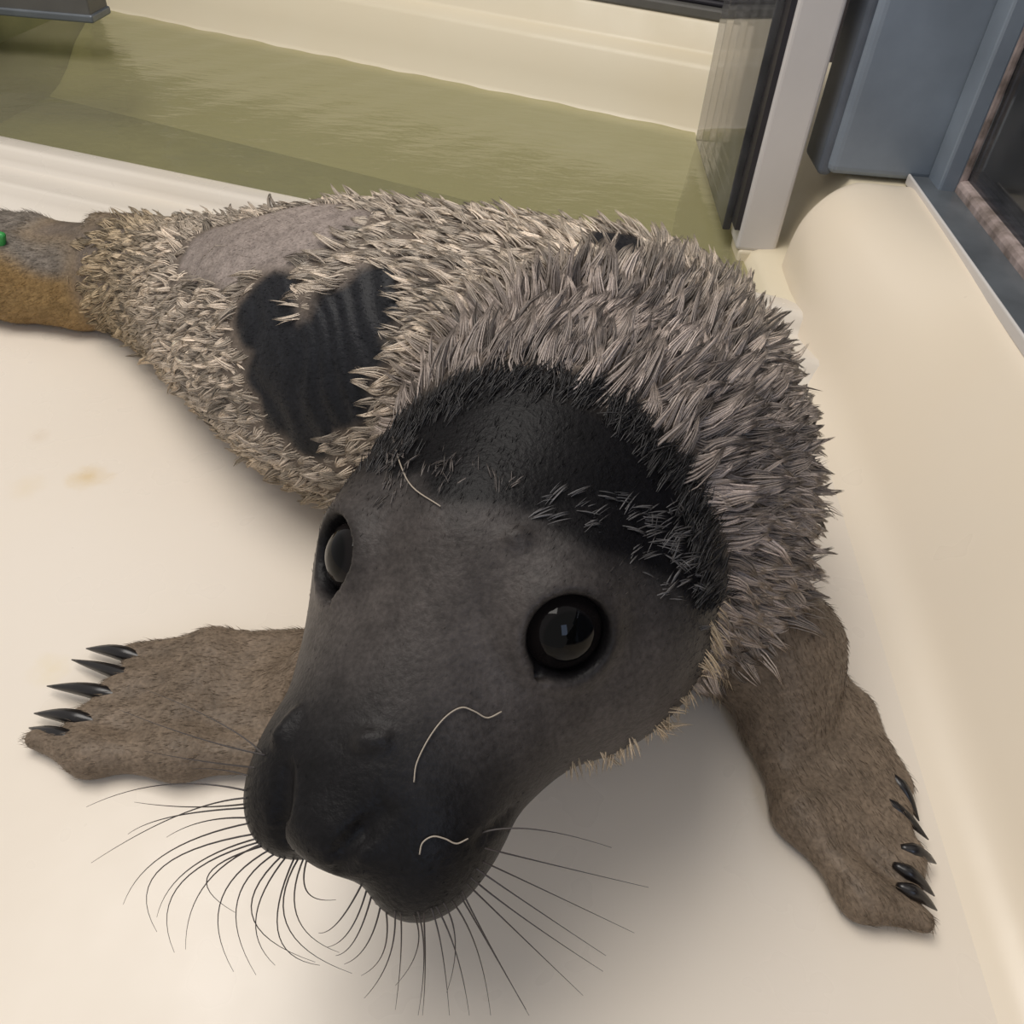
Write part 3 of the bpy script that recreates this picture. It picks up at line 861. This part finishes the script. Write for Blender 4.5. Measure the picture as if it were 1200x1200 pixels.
def coat_colour(P, j):
    n = len(P); c = np.tile(np.array([.50, .42, .335]), (n, 1))
    c = lerp(c, [.46, .355, .225], sstep(.085 - P[:, 2], 0, .06) * .8)                     # golden flanks
    c = lerp(c, [.37, .28, .165], sstep(-P[:, 0], .28, .40) * .8)                         # rump
    c = lerp(c, [.36, .30, .262], sstep(j, .62, .92))          # greyer neck
    c *= (1 + .22 * vnoise(P, 60, 21))[:, None]; return c


# clump tips
lift = np.clip(.20 + .13 * RNG.normal(size=NC) + .30 * sstep(CJ, .55, .75), .04, 1.0)
swirl = np.stack([vnoise(CPs, 130, 31 + k) for k in range(3)], 1)
cl_len = (.016 + .004 * RNG.normal(size=NC)).clip(.008, .026) * (1 + .45 * sstep(CJ, .58, .8))
swirl -= CNs * (swirl * CNs).sum(1)[:, None]; cdir = CT + swirl * .42 + CNs * lift[:, None] + RNG.normal(size=(NC, 3)) * .14; cdir /= np.linalg.norm(cdir, axis=1)[:, None]
ctip = CPs + cdir * cl_len[:, None]
cbend = np.cross(CNs, cdir) * (RNG.normal(size=NC) * .55)[:, None]
ccol = coat_colour(CPs, CJ) * (1 + .30 * RNG.normal(size=NC)).clip(.4, 1.6)[:, None]
P, N = sample(NS, w_coat); near = np.array([kd.find(p)[1] for p in P.tolist()])
own = P + (cdir[near] * .8 + RNG.normal(size=(NS, 3)) * .10) * cl_len[near][:, None]
tip = own + (ctip[near] - own) * RNG.uniform(.78, 1.0, NS)[:, None]
ln = np.linalg.norm(tip - P, axis=1); ed = (tip - P) / ln[:, None]
st = ed + N * .35 + cbend[near]; st /= np.linalg.norm(st, axis=1)[:, None]; en = 2 * ed - st
q = strands('fur_coat', P - N * .001, st, en, ln, RNG.uniform(.00028, .00068, NS), ccol[near] * RNG.uniform(.75, 1.25, NS)[:, None], M_fur)
tag(q, 'spiky wet cream-grey fur', kind='stuff')

# short sleek hair on head, flippers and moulted patches
w_short = np.clip(MB_['head'] * 1.0 + MB_['limb'] * .9 + bare * (1 - MB_['head']) * .9, 0, 1) * low
_loc = (BV - HO) @ HA.T
for e in EYES: w_short = w_short * sstep(np.linalg.norm(BV - e, axis=1), .021, .030)
w_short = w_short * (1 - .75 * MB_['head'] * sstep(_loc[:, 0], -.02, .02))
NH = 34000
P, N = sample(NH, w_short); M2 = masks(P); T, j = flow(P, N)
hd = -HF + np.array([0, 0, -.12]); hd = hd - N * (N @ hd)[:, None]; hd /= np.linalg.norm(hd, axis=1)[:, None] + 1e-9
out = np.zeros((NH, 3)); lft = P[:, 0] < 0; out[lft] = pz(60, 830)[None] - pz(400, 815)[None]; out[~lft] = pz(1080, 1040)[None] - pz(920, 800)[None]
out = out - N * (out * N).sum(1)[:, None]; out /= np.linalg.norm(out, axis=1)[:, None] + 1e-9
T = lerp(T, hd * 0, M2['head']) + hd * M2['head'][:, None]
fl_ = M2['limb'] * (1 - M2['hind']); T = T * (1 - fl_)[:, None] + out * fl_[:, None]
T = T + RNG.normal(size=(NH, 3)) * .16; T /= np.linalg.norm(T, axis=1)[:, None]
ln = (.0042 + .0012 * RNG.normal(size=NH)).clip(.002, .008) * (1 + .5 * M2['limb'] + .9 * M2['limb'] * M2['hind']) * (1 - .45 * M2['head'] * sstep(M2['loc'][:, 0], -.04, .01))
st = T + N * .30; st /= np.linalg.norm(st, axis=1)[:, None]; en = T + N * .02
col = skin_colour(P, M2) * RNG.uniform(.85, 1.45, NH)[:, None]
q = strands('short_fur', P - N * .0006, st, en, ln, RNG.uniform(.00018, .00034, NH), col, M_short, segs=2); tag(q, 'short sleek dark hair', kind='stuff')

# loose locks: golden fringe under the jaw, wisps over the brows
RP = []; RD = []; RLn = []; RC = []
def lock_zone(poly, n, spread, dirv, ln, col, jit=.25, nrm=.3):
    poly = np.array(poly, float); seg = RNG.integers(0, len(poly) - 1, n); t = RNG.random(n)
    for i in range(n):
        p = poly[seg[i]] + (poly[seg[i] + 1] - poly[seg[i]]) * t[i] + RNG.normal(size=2) * spread; h = hit(*p)
        if h is None: continue
        nn = np.array(BVH.find_nearest(Vector(h))[1]); d = np.asarray(dirv) + RNG.normal(size=3) * jit; d = d - nn * (d @ nn) * .8; d /= np.linalg.norm(d); d = d + nn * nrm
        m = int(RNG.integers(3, 8)); l = ln * RNG.uniform(.6, 1.3); cc = np.array(col) * RNG.uniform(.7, 1.3)
        for k in range(m): RP.append(h + RNG.normal(size=3) * .0012 - nn * .001); RD.append(d + RNG.normal(size=3) * .08); RLn.append(l * RNG.uniform(.8, 1.1)); RC.append(cc * RNG.uniform(.8, 1.2))
dn = np.array([0, 0, -1.0]); rt = np.array([1.0, 0, 0])
lock_zone([(850, 700), (838, 770), (815, 825), (770, 862)], 110, 7, dn + rt * .5 - HF * .3, .020, (.52, .41, .28))
lock_zone([(815, 825), (770, 862), (720, 885), (670, 900)], 90, 6, dn + rt * .2 - HF * .2, .013, (.48, .39, .28))
lock_zone([(440, 570), (480, 540), (540, 560), (610, 575)], 45, 14, -HF + HU * .2, .008, (.09, .076, .068), jit=.45)
lock_zone([(640, 600), (720, 610), (790, 640), (800, 690)], 70, 18, -HF + HL * .8, .010, (.085, .08, .08), jit=.45)
lock_zone([(430, 545), (480, 500), (560, 452), (650, 455), (705, 472), (760, 528), (805, 590), (828, 660), (832, 720)], 800, 9, -HF + HU * .2 + HL * .2, .013, (.020, .018, .018))
RP, RD, RLn, RC = map(np.array, (RP, RD, RLn, RC)); RD /= np.linalg.norm(RD, axis=1)[:, None]
en = RD + np.array([0, 0, -.35]); en /= np.linalg.norm(en, axis=1)[:, None]
q = strands('fur_fringe', RP, RD, en, RLn, RNG.uniform(.0002, .0005, len(RP)), RC, M_fur); tag(q, 'loose golden and grey locks around the face', kind='stuff')
